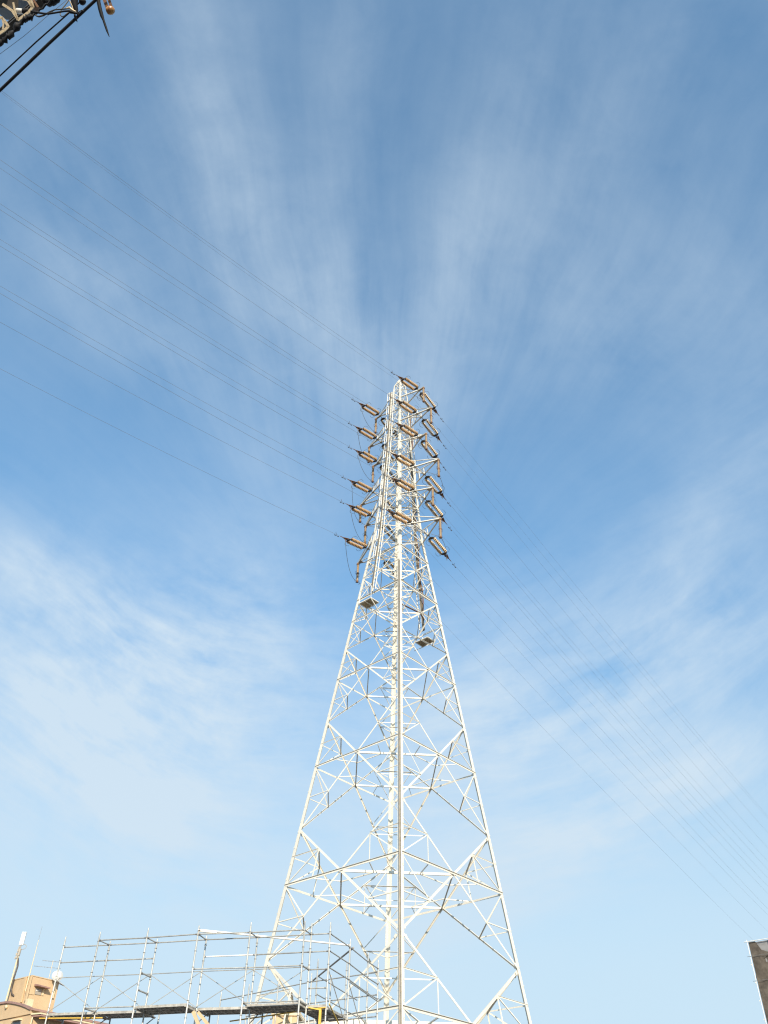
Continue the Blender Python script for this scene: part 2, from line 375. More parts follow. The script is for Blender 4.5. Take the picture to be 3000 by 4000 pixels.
# ladders on the two end faces
def face_pt(a, b, z, side, out, d):
    c = lerp(leg(a, z), leg(b, z), .5); u = (leg(b, z) - leg(a, z)).normalized()
    return c + u * side + out * d
def ladder(a, b, o, z0, z1, flip, dark):
    lad = bpy.data.objects.new('ladder', None)
    lad.location = face_pt(a, b, z0, 0, o, 0); SC.collection.objects.link(lad); lad.parent = tower; lad.matrix_parent_inverse = parent_world(tower).inverted()
    zz = [z0 + (z1 - z0) * i / 24 for i in range(25)]
    rail = [face_pt(a, b, z, -.44 * flip, o, .22) for z in zz]
    m = MB()
    for p, q in zip(rail, rail[1:]): m.bar(p, q, .13, .09, o)
    m.build('rail', 'rail', lad)
    m = MB()
    for p, q in zip(rail, rail[1:]): m.bar(p + (q - p).cross(o).normalized() * .09 * flip, q + (q - p).cross(o).normalized() * .09 * flip, .035, .07, o)
    m.build('rail', 'cream', lad)
    m = MB(); m.tube([face_pt(a, b, z, -.02 * flip, o, .30) for z in zz], .033, 8); m.build('guard_tube', 'cream', lad)
    m = MB(); m.tube([face_pt(a, b, z, -.78 * flip, o, .25) for z in zz if z > z0 + 3], .022, 8); m.build('guard_tube', 'white', lad)
    m = MB(); z = z0
    while z < z1:
        m.tube([face_pt(a, b, z, -.44 * flip, o, .24), face_pt(a, b, z, -.03 * flip, o, .27)], .016, 6); z += .36
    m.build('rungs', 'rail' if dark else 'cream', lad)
    z = z0 + 3.2
    while z < z1 - .5:                     # small rectangular stand-off frames
        s0, s1 = -.70, -.48; m = MB()
        P = [face_pt(a, b, z, s0 * flip, o, .34), face_pt(a, b, z, s1 * flip, o, .34), face_pt(a, b, z + 1.0, s1 * flip, o, .34), face_pt(a, b, z + 1.0, s0 * flip, o, .34)]
        for i in range(4): m.bar(P[i], P[(i + 1) % 4], .045, .045, o)
        z += 1.75; m.build('standoff_frame', 'white', lad)
ladder('L', 'N', FACES[0][2], 34.5, 56.3, 1, False)
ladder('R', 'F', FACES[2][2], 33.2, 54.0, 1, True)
# thick dark cable down the far ladder
m = MB(); m.tube([face_pt('R', 'F', z, -.52 + .08 * math.sin(z * 1.7), FACES[2][2], .3) for z in [54 - i * .7 for i in range(29)]] + [face_pt('R', 'F', 33.9, -.62, FACES[2][2], .1), lerp(leg('R', 33.6), leg('N', 33.6), .25) - FACES[1][2] * .8, lerp(leg('R', 33.4), leg('N', 33.4), .75) - FACES[1][2] * .9], .05, 7)
m.build('cable', 'cap', tower)
# rest platforms under the ladders
def platform(a, b, o, z, side):
    c = face_pt(a, b, z, side, o, .35); u = (leg(b, z) - leg(a, z)).normalized()
    pf = bpy.data.objects.new('platform', None); pf.location = c; SC.collection.objects.link(pf); pf.parent = tower; pf.matrix_parent_inverse = parent_world(tower).inverted()
    m = MB(); m.box(c, 1.02, .70, .03, u, o); m.build('deck_panel', 'ply', pf)
    m = MB(); e = [c + u * sx * .53 + o * sy * .37 for sx, sy in ((-1, -1), (1, -1), (1, 1), (-1, 1))]
    for i in range(4): m.bar(e[i], e[(i + 1) % 4], .09, .05, ZV)
    m.bar(c - o * .45 - ZV * .05, c + o * .45 - ZV * .05, .05, .05, ZV); m.build('deck_frame', 'cream', pf)
    m = MB()
    for p in e[:2]: m.bar(p + o * .8, p - o * .15 - ZV * .75, .05, .05, u)
    m.build('strut', 'cream', pf)
    m = MB()
    for p in e[2:]: m.tube([p, p + ZV * 1.0], .02, 6)
    m.tube([e[2] + ZV, e[3] + ZV], .02, 6); m.build('handrail', 'white', pf)
platform('L', 'N', FACES[0][2], 33.4, -.4)
platform('R', 'F', FACES[2][2], 32.4, -.35)

# ------------------------------------------------------------------ crossarms, insulators, wires
NA = hdir(PHI - math.pi / 4); DA = hdir(PHI + math.pi / 4)       # arm direction (right arms), line direction
TIP = dict(R=[2.66, 3.42, 2.86, 4.02, 3.40, 4.03], L=[2.76, 3.44, 2.88, 4.10, 3.46, 4.09])
ATT = dict(R=2.17, L=2.27)
AZL, AZR = PHI + math.pi / 4 + .0106, PHI + math.pi / 4 + .0767
WP = {('R', 0, -1): (.2138, .00111), ('R', 1, -1): (.2032, .00101), ('R', 2, -1): (.2078, .00103), ('L', 0, -1): (.2169, .00117), ('L', 1, -1): (.2126, .00113),
      ('R', 3, -1): (.2097, .00103), ('L', 2, -1): (.2224, .00125), ('R', 4, -1): (.2086, .00103), ('L', 3, -1): (.2187, .0012), ('R', 5, -1): (.1999, .00104),
      ('L', 4, -1): (.2196, .00119), ('L', 5, -1): (.2123, .0012)}
ORD = ['topmost', 'second highest', 'third highest', 'fourth highest', 'fifth highest', 'lowest']
SIDE = dict(R='right hand', L='left hand')
def arm_pts(side, i):
    sg = 1 if side == 'R' else -1; z = ZA[i]; la, lb = ('N', 'R') if side == 'R' else ('L', 'F')
    return sg, z, leg(la, z), leg(lb, z), leg(la, z + 1.05), leg(lb, z + 1.05), TC + NA * sg * TIP[side][i] + ZV * (z + EYE)
def attach(side, i, sgn):
    sg, z, A, B, *_ , T = arm_pts(side, i)
    K = T - NA * sg * (.42 if i in (0, 2) else .05)
    P = A if sgn < 0 else B
    ra = (P - TC).dot(NA * sg); rt = (K - TC).dot(NA * sg); t = (ATT[side] - ra) / (rt - ra)
    return lerp(P, K, t)
for side in 'RL':
    for i in range(6):
        sg, z, A, B, Au, Bu, T = arm_pts(side, i); n = NA * sg
        arm = bpy.data.objects.new('crossarm', None); arm.location = lerp(A, B, .5); SC.collection.objects.link(arm); arm.parent = tower; arm.matrix_parent_inverse = parent_world(tower).inverted()
        K = T - n * (.42 if i in (0, 2) else .05)
        qa, qb = attach(side, i, -1), attach(side, i, 1); w = .105
        for P, sd in ((A, -1), (B, 1)):
            m = MB(); m.angle(P, K, w, .014, ZV, True, 1) if False else m.bar(P, K, w, .014, ZV); m.bar(P + DA * sd * .05 + ZV * .035, K + DA * sd * .05 + ZV * .035, .012, .055, ZV); m.build('chord', 'cream', arm)
        for P, sd in ((Au, -1), (Bu, 1)):
            m = MB(); m.angle(P, K + ZV * .12, .07, .01, ZV, True, 1); m.build('tie', 'cream', arm)
        m = MB(); m.bar(qa + ZV * .03, qb + ZV * .03, .07, .05, ZV); m.build('cross_strut', 'cream', arm)
        if i not in (0,):
            m = MB()
            for q, P, U_ in ((qa, A, Au), (qb, B, Bu)):
                t_ = (q - P).length / (K - P).length; u_ = lerp(U_, K + ZV * .12, t_); m.bar(q + ZV * .04, u_, .055, .04, DA)
                h_ = lerp(P, q, .5); m.bar(h_ + ZV * .03, lerp(U_, u_, .5), .05, .035, DA); m.bar(q + ZV * .03, lerp(U_, u_, .5), .045, .03, DA)
            m.build('post_strut', 'cream', arm)
            m = MB(); m.bar(lerp(A, qa, .45) + ZV * .02, qb + ZV * .02, .055, .04, ZV); m.bar(lerp(B, qb, .45) + ZV * .025, lerp(qa, qb, .05) + ZV * .05, .05, .03, ZV); m.build('plan_strut', 'cream', arm)
        m = MB()
        if i in (0, 2):
            m.plate([qa - n * .06 - ZV * .03 - DA * .06, K + n * .16 - DA * .08 - ZV * .03, T - ZV * .03 - DA * .06, T - ZV * .03 + DA * .06, K + n * .16 + DA * .08 - ZV * .03, qb - n * .06 + DA * .06 - ZV * .03], ZV, .02)
        else:
            for q in (qa, qb): m.plate([q + n * .16 - ZV * .02, q + DA * .13 - ZV * .02, q - n * .16 - ZV * .02, q - DA * .13 - ZV * .02], ZV, .02)
            m.plate([K - n * .4 - DA * .16 - ZV * .02, T - DA * .07 - ZV * .02, T + DA * .07 - ZV * .02, K - n * .4 + DA * .16 - ZV * .02], ZV, .02)
        m.build('end_plate', 'plate', arm)
        m = MB(); m.bar(K - n * .2 + ZV * .03, T + n * .08 + ZV * .03, .12, .07, ZV); m.build('tip_bracket', 'plate', arm)
        # post insulator under the tip, holding the jumper
        po = thing('post_insulator', T.copy(), 'brown post insulator hanging under the tip of the %s %s crossarm' % (ORD[i], SIDE[side]), 'insulator', 'brown post insulators under the crossarm tips')
        m = MB(); pr = [(.0, .10), (.06, .10), (.07, .075)]
        for k in range(22):
            a = .09 + k * .07; pr += [(a, .066), (a + .02, .092), (a + .05, .086), (a + .06, .066)]
        m.lathe(T - ZV * .03, -ZV, pr + [(1.66, .06)], 10); m.build('porcelain_shaft', 'post', po)
        for zz, rr in ((.0, .115), (.88, .105), (1.62, .10)):
            m = MB(); m.lathe(T - ZV * (.03 + zz), -ZV, [(0, rr * .8), (.02, rr), (.12, rr), (.14, rr * .8)], 10); m.build('metal_band', 'cap', po)
        for zz in (.98, 1.72):
            m = MB(); cc = T - ZV * zz
            for sd in (-1, 1): m.tube([cc + DA * sd * (.11 + .15 * math.sin(a)) + ZV * .17 * math.cos(a) for a in [math.pi * k / 8 for k in range(9)]], .010, 5)
            m.build('arcing_ring', 'horn', po)
def wire_dir(sgn): a = AZL if sgn < 0 else AZR; return V((math.cos(a), math.sin(a), 0)) * sgn
def wire_pt(side, i, sgn, t):
    s, c = WP.get((side, i, sgn), (.2031, .000437)); p = attach(side, i, sgn)
    return p + wire_dir(sgn) * t + ZV * (-s * t + c * t * t)
HEAD = {-1: 'pointing left', 1: 'pointing right'}
LN = {-1: 'left going', 1: 'right going'}
def two_tone(o, tan):  # line-facing disc sides: brown, with the underside's shade put into the colour
    me = o.data; me.materials.append(MT['shed'])
    for p in me.polygons:
        if p.normal.dot(tan) > .25: p.material_index = 1
def loft(side, i, sgn):
    tan = (wire_pt(side, i, sgn, 2.2) - wire_pt(side, i, sgn, 0)).normalized(); p = attach(side, i, sgn); n = NA
    n = (n - tan * n.dot(tan)).normalized(); up = n.cross(tan); up = up if up.z > 0 else -up
    st = thing('insulator_string', p.copy(), 'twin tan disc insulator strings on the %s %s crossarm, %s' % (ORD[i], SIDE[side], HEAD[sgn]), 'insulator', 'twin disc insulator strings on the pylon arms')
    sep = .21
    for sd in (-1, 1):
        m = MB(); b = p + n * sep * sd; pr = [(.40, .03)]
        for k in range(10):
            a = .47 + k * .158; pr += [(a, .04), (a + .012, .05), (a + .025, .125), (a + .05, .137), (a + .062, .11), (a + .066, .04), (a + .12, .035)]
        m.lathe(b, tan, pr + [(2.10, .03)], 12); two_tone(m.build('disc_chain', 'disc', st), tan)
        m = MB()
        for k in range(10): a = .47 + k * .158; m.lathe(b, tan, [(a + .068, .062), (a + .155, .062)], 8)
        m.build('metal_caps', 'cap', st)
    for t0, dr, out in ((.32, 1, .05), (2.14, -1, 2.62)):
        m = MB(); c0 = p + tan * t0
        m.plate([c0 - n * (sep + .07) + tan * .09 * dr, c0 - n * (sep - .02) - tan * .02 * dr, c0 - tan * .10 * dr, c0 + n * (sep - .02) - tan * .02 * dr, c0 + n * (sep + .07) + tan * .09 * dr, c0 + n * (sep - .04) + tan * .13 * dr, c0 - n * (sep - .04) + tan * .13 * dr], up, .05)
        m.tube([c0 - tan * .05 * dr, p + tan * out], .022, 6); m.build('yoke_plate', 'horn', st)
        for sd in (-1, 1):
            m = MB(); b = c0 + n * sd * (sep + .04) + tan * .05 * dr
            m.tube([b, b + n * sd * .16 + up * .05 * sd, b + n * sd * .27 + up * .12 * sd + tan * .10 * dr, b + n * sd * .27 + up * .14 * sd + tan * .32 * dr, b + n * sd * .19 + up * .11 * sd + tan * .46 * dr], .011, 5)
            m.build('arcing_horn', 'horn', st)
    m = MB(); c1 = p + tan * 2.24
    m.plate([c1 - n * .16 + tan * .02, c1 + n * .16 + tan * .02, c1 + n * .05 + tan * .42, c1 - n * .05 + tan * .42], up, .03)
    m.tube([c1 + tan * .30, c1 + tan * .30 - up * .06, c1 + tan * .15 - up * .30], [.03, .035, .02], 7)
    m.tube([c1 + tan * .34, wire_pt(side, i, sgn, 2.95)], [.04, .02], 7); m.build('dead_end_clamp', 'cap', st)
    # conductor
    ts = [2.6 + .4 * k for k in range(6)] + [5 + 2.5 * k for k in range(24)] + [68 + 8 * k for k in range(15 if sgn < 0 else 44)]
    w = MB(); w.tube([wire_pt(side, i, sgn, t) for t in ts], .0076 if sgn < 0 else .0056, 6)
    ob = w.build('power_line', 'wire')
    tag(ob, '%s conductor wire tied to the %s %s crossarm of the pylon' % (LN[sgn], ORD[i], SIDE[side]), 'power line', 'conductor wires strung from the pylon')
    d = MB(); q = wire_pt(side, i, sgn, 3.35); d.tube([q, q - up * .10], .012, 5); q2 = q - up * .11
    d.tube([q2 - tan * .22, q2 - tan * .10, q2 - tan * .09, q2 + tan * .09, q2 + tan * .10, q2 + tan * .22], [.032, .032, .01, .01, .032, .032], 7)
    d.tube([q + up * .02, q + up * .20 + tan * .03], .012, 5); d.build('vibration_damper', 'horn', ob)
for side in 'RL':
    for i in range(6):
        for sgn in (-1, 1): loft(side, i, sgn)
        *_, T = arm_pts(side, i); pb = T - ZV * 1.72
        pts = []
        for sgn in (-1, 1):
            e = wire_pt(side, i, sgn, 2.42) - ZV * .12; tb = wire_dir(sgn)
            c1 = e - ZV * 1.0 - tb * .15; c2 = pb + tb * 1.0 - ZV * .20; s = []
            for k in range(13):
                t = k / 12; s.append(e * (1 - t) ** 3 + c1 * 3 * t * (1 - t) ** 2 + c2 * 3 * t * t * (1 - t) + pb * t ** 3)
            pts += s if sgn < 0 else s[::-1][1:]
        m = MB(); m.tube(pts, .016, 6)
        tag(m.build('jumper_wire', 'wire'), 'jumper cable looping under the %s %s crossarm past its post insulator' % (ORD[i], SIDE[side]), 'jumper cable', 'jumper cables under the crossarms')
for sgn in (-1, 1):
    p = TC + ZV * (57.9 + EYE); ts = [0, 1, 2, 4] + [6 + 3 * k for k in range(20)] + [70 + 8 * k for k in range(14 if sgn < 0 else 42)]
    m = MB(); m.tube([p + wire_dir(sgn) * t + ZV * ((-.195 if sgn < 0 else -.185) * t + (.00098 if sgn < 0 else .0004) * t * t) for t in ts], .0055, 6)
    tag(m.build('ground_wire', 'wire'), 'thin %s earth wire tied to the very peak of the pylon' % LN[sgn], 'earth wire', 'earth wires at the pylon peak')
m = MB(); pk = TC + ZV * (57.7 + EYE); m.box(pk, .22, .22, .5, NA, DA); m.plate([pk - DA * .35 - ZV * .1, pk + DA * .35 - ZV * .1, pk + DA * .1 + ZV * .35, pk - DA * .1 + ZV * .35], NA, .02); m.build('peak_plate', 'cream', tower)

# ================================================================== scaffold
HS = 7.776
z5 = lambda x, y: (x * .4822, 3550 + y * .4822)
z6 = lambda x, y: (700 + x * .4822, 3550 + y * .4822)
c1_ = lambda x, y: (220 + x * .2411, 3600 + y * .2411)
c3_ = lambda x, y: (900 + x * .2411, 3600 + y * .2411)
c4_ = lambda x, y: (1200 + x * .211, 3650 + y * .211)
A = [on_z(*q, HS) for q in (z5(800, 255), z5(1190, 235), z6(152, 205), z6(575, 192), z6(1015, 170))]
B = [on_z(*q, HS) for q in (z5(515, 312), z5(888, 293), z5(1270, 275), z6(220, 250), z6(635, 232), z6(1070, 208), z6(1223, 200))]
S = [B[6]] + [on_z(*q, HS) for q in (z6(1385, 312), z6(1530, 430), z6(1612, 485))]
dAB = (B[6] - B[0]).normalized(); nAB = V((-dAB.y, dAB.x, 0))
dS = (S[3] - S[0]).normalized(); nS = V((dS.y, -dS.x, 0))
def hA(q): return on_plane(*q, A[0], nAB).z
def hB(q): return on_plane(*q, B[0], nAB).z
def hS(q): return on_plane(*q, S[0], nS).z
scaf = thing('scaffold', V((A[2].x, A[2].y, 0)), 'open galvanised tube scaffold with steel decks in front of the pylon', 'scaffold')
R_ = .026
def std(p, top, base=0.0, r=R_, rings=True):
    m = MB(); a = V((p.x, p.y, base)); b = V((p.x, p.y, top)); m.tube([a, b - ZV * .12, b - ZV * .11, b], [r, r, r * .72, r * .72], 10)
    o = m.build('standard', 'tube', scaf)
    if rings:
        z = top - .30
        while z > top - 3.2:
            m = MB(); m.lathe(V((p.x, p.y, z)), ZV, [(0, r), (.004, r + .016), (.014, r + .016), (.018, r)], 8); z -= .475; m.build('rosette', 'clamp', o)
def led(p, q, name='ledger', r=.020, m_='tube', ends=True):
    m = MB(); m.tube([p, q], r, 9); o = m.build(name, m_, scaf); d = (q - p).normalized()
    if ends:
        m = MB()
        for e, s_ in ((p, 1), (q, -1)): m.tube([e + d * s_ * .03, e + d * s_ * .085], r * 1.25, 8)
        m.build('coupler', 'clamp', o)
def atz(p, z): return V((p.x, p.y, z))
for k, p in enumerate(A): std(p, p.z + .26 + .05 * (k % 2))
for k, p in enumerate(B): std(p, p.z + (.12 if k in (1, 2, 3, 4) else .34))
for k, p in enumerate(S[1:]): std(p, p.z + (.26, .30, .28)[k])
T0 = HS + EYE
for k in range(4): led(A[k], A[k + 1])
for k in range(6): led(B[k], B[k + 1])
for k in range(3): led(S[k], S[k + 1])
for k in range(5): led(A[k], B[k + 1], 'transom')
h2 = hB(z5(480, 437)); h3 = hA(z6(100, 495)); hd = hA(z5(685, 805)); hx = hB(z5(840, 543))
hm = hB(z6(215, 390))
for k in (0, 1): led(atz(B[k], h2), atz(B[k + 1], h2))
for k in (3, 4, 5): led(atz(B[k], hm), atz(B[k + 1], hm), m_='white' if k == 3 else 'tube')
for k in (2, 3): led(atz(A[k], h3), atz(A[k + 1], h3))
led(atz(A[0], hd), atz(A[1], hd)); led(atz(A[3], hd), atz(A[4], hd))
for k in (0, 1, 2, 3, 4): led(atz(B[k], hx), atz(B[k + 1], hx), 'guard_rail', .014, ends=False)
led(atz(B[5], h3), atz(B[6], h3)); hq = hB(z6(1050, 645)); led(atz(B[5], hq), atz(B[6], hq))
for k, z in ((1, hA(z5(1140, 515))), (1, hA(z5(1115, 655))), (4, h3), (0, hd), (3, hd), (4, hd)): led(atz(A[k], z), atz(B[k + 1], z), 'transom', .026)
hs2, hs3 = hS(z6(1225, 345)), hS(z6(1225, 482))
for z in (hs2, hs3):
    for k in range(3): led(atz(S[k], z), atz(S[k + 1], z))
for k in range(5):
    for a, b in ((0, 1), (1, 0)):
        p, q = atz(B[k + a], hx - .03) - nAB * .03 * (a + 1), atz(B[k + b], hd + .02) - nAB * .03 * (a + 1); led(p, q, 'cross_brace', .0115, ends=False)
led(atz(S[0], hs3 - .05), atz(S[1], hd - .4), 'cross_brace', .014, ends=False); led(atz(S[1], hS(z6(1385, 610))), atz(S[2], hd - .5), 'cross_brace', .014, ends=False)
led(atz(S[1], hS(z6(1390, 605))), atz(S[3], hS(z6(1600, 745))), 'ledger')
# long tubes across the top, their glare coloured in as white, and the dark raking tube
pe = on_plane(*z6(1385, 296), S[1], nS); p0 = A[2] + ZV * .12 - nAB * .05
led(p0, pe, 'raking_tube', .030, 'white'); led(A[2] + ZV * .10, lerp(A[2], A[3], .36) + ZV * .02, 'raking_tube', .036, 'white', False)
rk1 = on_plane(*z6(1412, 315), S[1], nS); rk2 = at_depth(*z6(1085, 580), 33.2); led(rk1, rk2, 'raking_tube', .030, 'clamp')
# inner rows behind the decks
I = [p + nAB * .80 for p in B[:6]]
for k, p in enumerate(I): std(p + dAB * .12, hd + .18, rings=False)
hC = 7.66
C0 = S[3]; Cp = [on_z(*z6(x, y), hC) for x, y in ((335, 740), (560, 693), (800, 645), (1070, 592), (1115, 583), (1230, 562), (1355, 540))]
for k, p in enumerate(Cp): std(p, p.z + (.30, .36, .36, .30, .75, .1, .45)[k], rings=(k > 2))
chain = Cp + [atz(C0, hC + EYE)]
led(chain[0], chain[3]); led(chain[3], chain[-1])
for dz, a0 in ((.72, 3), (1.40, 5)):
    led(chain[a0] - ZV * dz, chain[-1] - ZV * dz)
led(chain[1] - ZV * .78 - (chain[-1] - chain[0]).normalized() * .0, chain[3] - ZV * .72)
i0 = Cp[4]; dz0 = on_plane(*z6(1115, 540), i0, nS).z; dz1 = on_plane(*z6(1110, 690), i0, nS).z
i1, i2 = i0 + dS * -1.6, i0 + dS * -3.4
for z in (dz0, dz1):
    led(atz(i0, z), on_plane(*z6(1440, 740 if z == dz0 else 875), i0, nS), 'ledger')
# decks: hooked steel planks, ribbed below
def deck(p, q, n, w, z, planks=2):
    d = (q - p).normalized(); m = MB(); L = (q - p).length
    for k in range(planks):
        c = atz(lerp(p, q, .5), z) + n * (w / planks * (k + .5)); wd = w / planks - .03
        m.box(c, L - .08, wd, .035, d, n)
        for sd in (-1, 1): m.box(c + n * sd * (wd / 2 - .012) - ZV * .035, L - .10, .02, .040, d, n)
        x = -L / 2 + .2
        while x < L / 2 - .1:
            m.box(c + d * x - ZV * .030, .05, wd - .05, .025, d, n); x += .26
    for sd in (-1, 1): m.box(atz(lerp(p, q, .5), z - .06) + n * w / 2 + d * sd * (L / 2 - .05), .05, w + .1, .05, d, n)
    m.build('deck', 'deck', scaf)
for k in (0, 1, 3, 4): deck(B[k], B[k + 1], nAB, .78, hd)
deck(A[1], A[2], nAB, 1.05, hd + .0, 3)
deck(B[4] + nAB * 0, B[5], -nAB, .42, hd - .02, 1); deck(B[5], B[6], nAB, .95, hd - .02, 2)
deck(S[0] - dS * .0, S[1], -nS if (-nS).dot(dAB) < 0 else nS, 1.0, hd - .06, 3); deck(S[1], S[2], -nS if (-nS).dot(dAB) < 0 else nS, .95, hd - .55, 3)
# deck brackets and yellow toe rails
for k in (1, 2, 3, 4):
    m = MB(); b = atz(B[k], hd - .06); m.tube([b + nAB * .75, b + nAB * .05 - ZV * .40], .017, 6); m.tube([b + nAB * .78, b], .02, 6); m.build('bracket', 'clamp', scaf)
sN = -nS if (-nS).dot(dAB) < 0 else nS
for p, q in ((atz(B[0], hd - .12) + nAB * .05 - dAB * .3, atz(B[2], hd - .16) + nAB * .05 - dAB * 1.5), (atz(B[3], hd - .22) + nAB * .9 + dAB * .8, atz(B[6], hd - .10) - nAB * .05), (atz(S[0], hd - .0) - sN * .1, atz(S[2], hd - .75) + sN * .45)):
    led(p, q, 'toe_rail', .020, 'yellow', False)
m = MB(); p = atz(S[0], hd - .35) + sN * .18; m.box(p, .07, .06, .45, dAB, nAB); m.bar(p + ZV * .2, p + ZV * .3 - dAB * .5, .03, .03, ZV); m.build('bracket', 'yellow', scaf)
# plywood sheets leaning under the deck by the third pole
m = MB(); a = on_plane(*z6(80, 815), A[2], nAB); b = on_plane(*z6(140, 960), A[2], nAB); m.bar(a + nAB * .3, b + nAB * .3, .10, .04, nAB); m.bar(a + nAB * .4 + dAB * .12, b + nAB * .5 + dAB * .32, .09, .03, nAB); m.build('toe_board', 'tan2', scaf)

# ================================================================== tan building on the left with its rooftop room
p5 = lambda x, y: (x * .18083, 3620 + y * .18083)
HP, HR = 17.0, 13.75
c_ = on_z(*p5(700, 1065), HP); lf = on_z(*p5(255, 1165), HP); rt = on_z(*p5(1283, 1200), HP)
eR = (rt - c_).normalized(); eL = V((-eR.y, eR.x, 0))          # along the right wall, along the left wall
wL, wR = (lf - c_).dot(eL), (rt - c_).length
bld = thing('apartment_building', V((c_.x, c_.y, 0)), 'tan rendered building with arched parapet and plum coping at lower left', 'building')
k0 = on_z(*p5(700, 1790), HR)                                   # outer corner of the main block
def wallbox(m, o, w, l, z0, z1): m.prism([(0, 0), (w, 0), (w, l), (0, l)], atz(o, z0), atz(o, z1), eR, eL)
m = MB(); wallbox(m, k0, 26, 16, 0, HR + EYE); m.build('wall', 'tan', bld)
arc = []
for x, y in ((700, 1778), (600, 1728), (500, 1690), (400, 1663), (300, 1645), (200, 1638), (100, 1650), (0, 1672), (-120, 1712), (-260, 1775)):
    arc.append(on_plane(*p5(x, y), k0, -eR))
m = MB(); lo_ = HR + EYE - .3
m.plate([p - eR * .02 for p in arc] + [atz(arc[-1], lo_) - eR * .02, atz(arc[0], lo_) - eR * .02], -eR, .16); m.build('arched_parapet', 'tan', bld)
m = MB()
for p, q in zip(arc, arc[1:]): m.bar(p - eR * .05, q - eR * .05, .34, .15, ZV)
m.build('coping', 'cop', bld)
m = MB(); m.bar(k0 - eL * .02 - eR * .1 + ZV * .0, atz(k0 + eR * 26, k0.z) - eL * .02, .4, .15, ZV); m.build('coping', 'cop', bld)
# rooftop room
m = MB(); wallbox(m, c_, wR, wL, HR + EYE - .5, HP + EYE); pen = m.build('rooftop_room', 'tan', bld)
m = MB(); o2 = c_ - eR * .04 - eL * .04; m.prism([(0, 0), (wR + .08, 0), (wR + .08, wL + .08), (0, wL + .08)], atz(o2, HP + EYE), atz(o2, HP + EYE + .07), eR, eL); m.build('roof_edge', 'tan2', pen)
def onR(x, y, d=.03): return on_plane(*p5(x, y), c_ - eL * d, -eL)
def onL(x, y, d=.03): return on_plane(*p5(x, y), c_ - eR * d, -eR)
# hood over the door on the right wall: sloped awning with plum underside
a, b = onR(760, 1235), onR(1010, 1300); m = MB()
m.prism([(0, 0), (.55, -.10), (.55, -.20), (0, -.16)], a - eR * .05, b + eR * .05, -eL, ZV); m.build('door_hood', 'cop', pen)
m = MB(); q = [onR(765, 1330), onR(900, 1350), onR(885, 1480), onR(750, 1460)]; m.plate(q, -eL, .05); dr = m.build('door', 'grey', pen)
m = MB(); q = [onR(778, 1362, .07), onR(850, 1372, .07), onR(846, 1392, .07), onR(774, 1382, .07)]; m.plate(q, -eL, .03); m.build('door_sign', 'white', dr)
m = MB(); q = [onR(928, 1350), onR(962, 1345), onR(932, 1490), onR(898, 1482)]; m.plate(q, -eL, .07); m.build('pale_board', 'trim', pen)
m = MB(); q = [onR(648, 1340), onR(750, 1352), onR(735, 1470), onR(622, 1455)]; m.plate(q, -eL, .03); m.build('wall_panel', 'tan2', pen)
for x0, x1, y0, y1, w_ in ((560, 445, 1090, 1640, .24), (676, 550, 1065, 1600, .22), (1210, 1135, 1210, 1545, .13)):
    if x0 < 700: a, b = onL(x0, y0, .10), onL(x1, y1, .10); nn = -eR
    else: a, b = onR(x0, y0, .10), onR(x1, y1, .10); nn = -eL
    m = MB(); m.bar(a, b, w_, .12, nn); m.build('wall_duct', 'tan2' if x0 != 1210 else 'trim', pen)
m = MB(); q = onL(640, 1590, .3); m.box(q - ZV * .2, .5, .4, .55, eR, eL); m.build('utility_box', 'trim', pen)
m = MB(); q = k0 - eR * .14; qq = on_plane(*p5(155, 1735), k0 - eR * .1, -eR); m.lathe(qq, -eR, [(0, .02), (.01, .15), (.16, .13), (.17, .02)], 10); m.build('wall_lamp', 'trim', bld)
# window in the left wall, canopy and posts on the right wall
m = MB(); q = [on_plane(*p5(x, y), k0 - eR * .03, -eR) for x, y in ((285, 2065), (465, 2035), (455, 2180), (270, 2200))]; m.plate(q, -eR, .06); wf = m.build('window', 'grey', bld)
m = MB(); q2 = [lerp(p, sum(q, V()) / 4, .16) - eR * .03 for p in q]; m.plate(q2, -eR, .03); m.build('pane', 'glass', wf)
m = MB(); m.bar(q[0] - eR * .10 + ZV * .1, q[1] - eR * .10 + ZV * .1, .3, .10, ZV); m.build('window_hood', 'trim', wf)
a = on_plane(*p5(800, 1850), k0 - eL * 1.0, -eL); za = a.z
cano = [k0 - eR * .05 - eL * .02, k0 + eR * .2 - eL * 1.0, k0 + eR * 5.6 - eL * 1.0, k0 + eR * 6.0 - eL * .6, k0 + eR * 14 - eL * .6, k0 + eR * 14 - eL * .02]
m = MB(); m.plate([atz(p, za) for p in cano], ZV, .10); m.build('canopy', 'trim', bld)
m = MB(); m.plate([atz(lerp(p, k0 + eR * 3, .03), za - .12) for p in cano], ZV, .12); m.build('canopy_soffit', 'cop', bld)
for s_ in (.1, 1.6):
    m = MB(); q = k0 + eR * s_ - eL * .12; m.tube([atz(q, za - .2), atz(q, 0)], .06, 8); m.build('drain_pipe', 'trim', bld)
for s_ in (2.2, 5.2, 8.2):
    m = MB(); q = atz(k0 + eR * s_ - eL * .02, za - 1.6); X = eR * .7; m.plate([q - X - ZV * .6, q + X - ZV * .6, q + X + ZV * .6, q - X + ZV * .6], -eL, .06); wf = m.build('window', 'grey', bld)
    m = MB(); q -= eL * .04; X = eR * .6; m.plate([q - X - ZV * .5, q + X - ZV * .5, q + X + ZV * .5, q - X + ZV * .5], -eL, .03); m.build('pane', 'glass', wf)

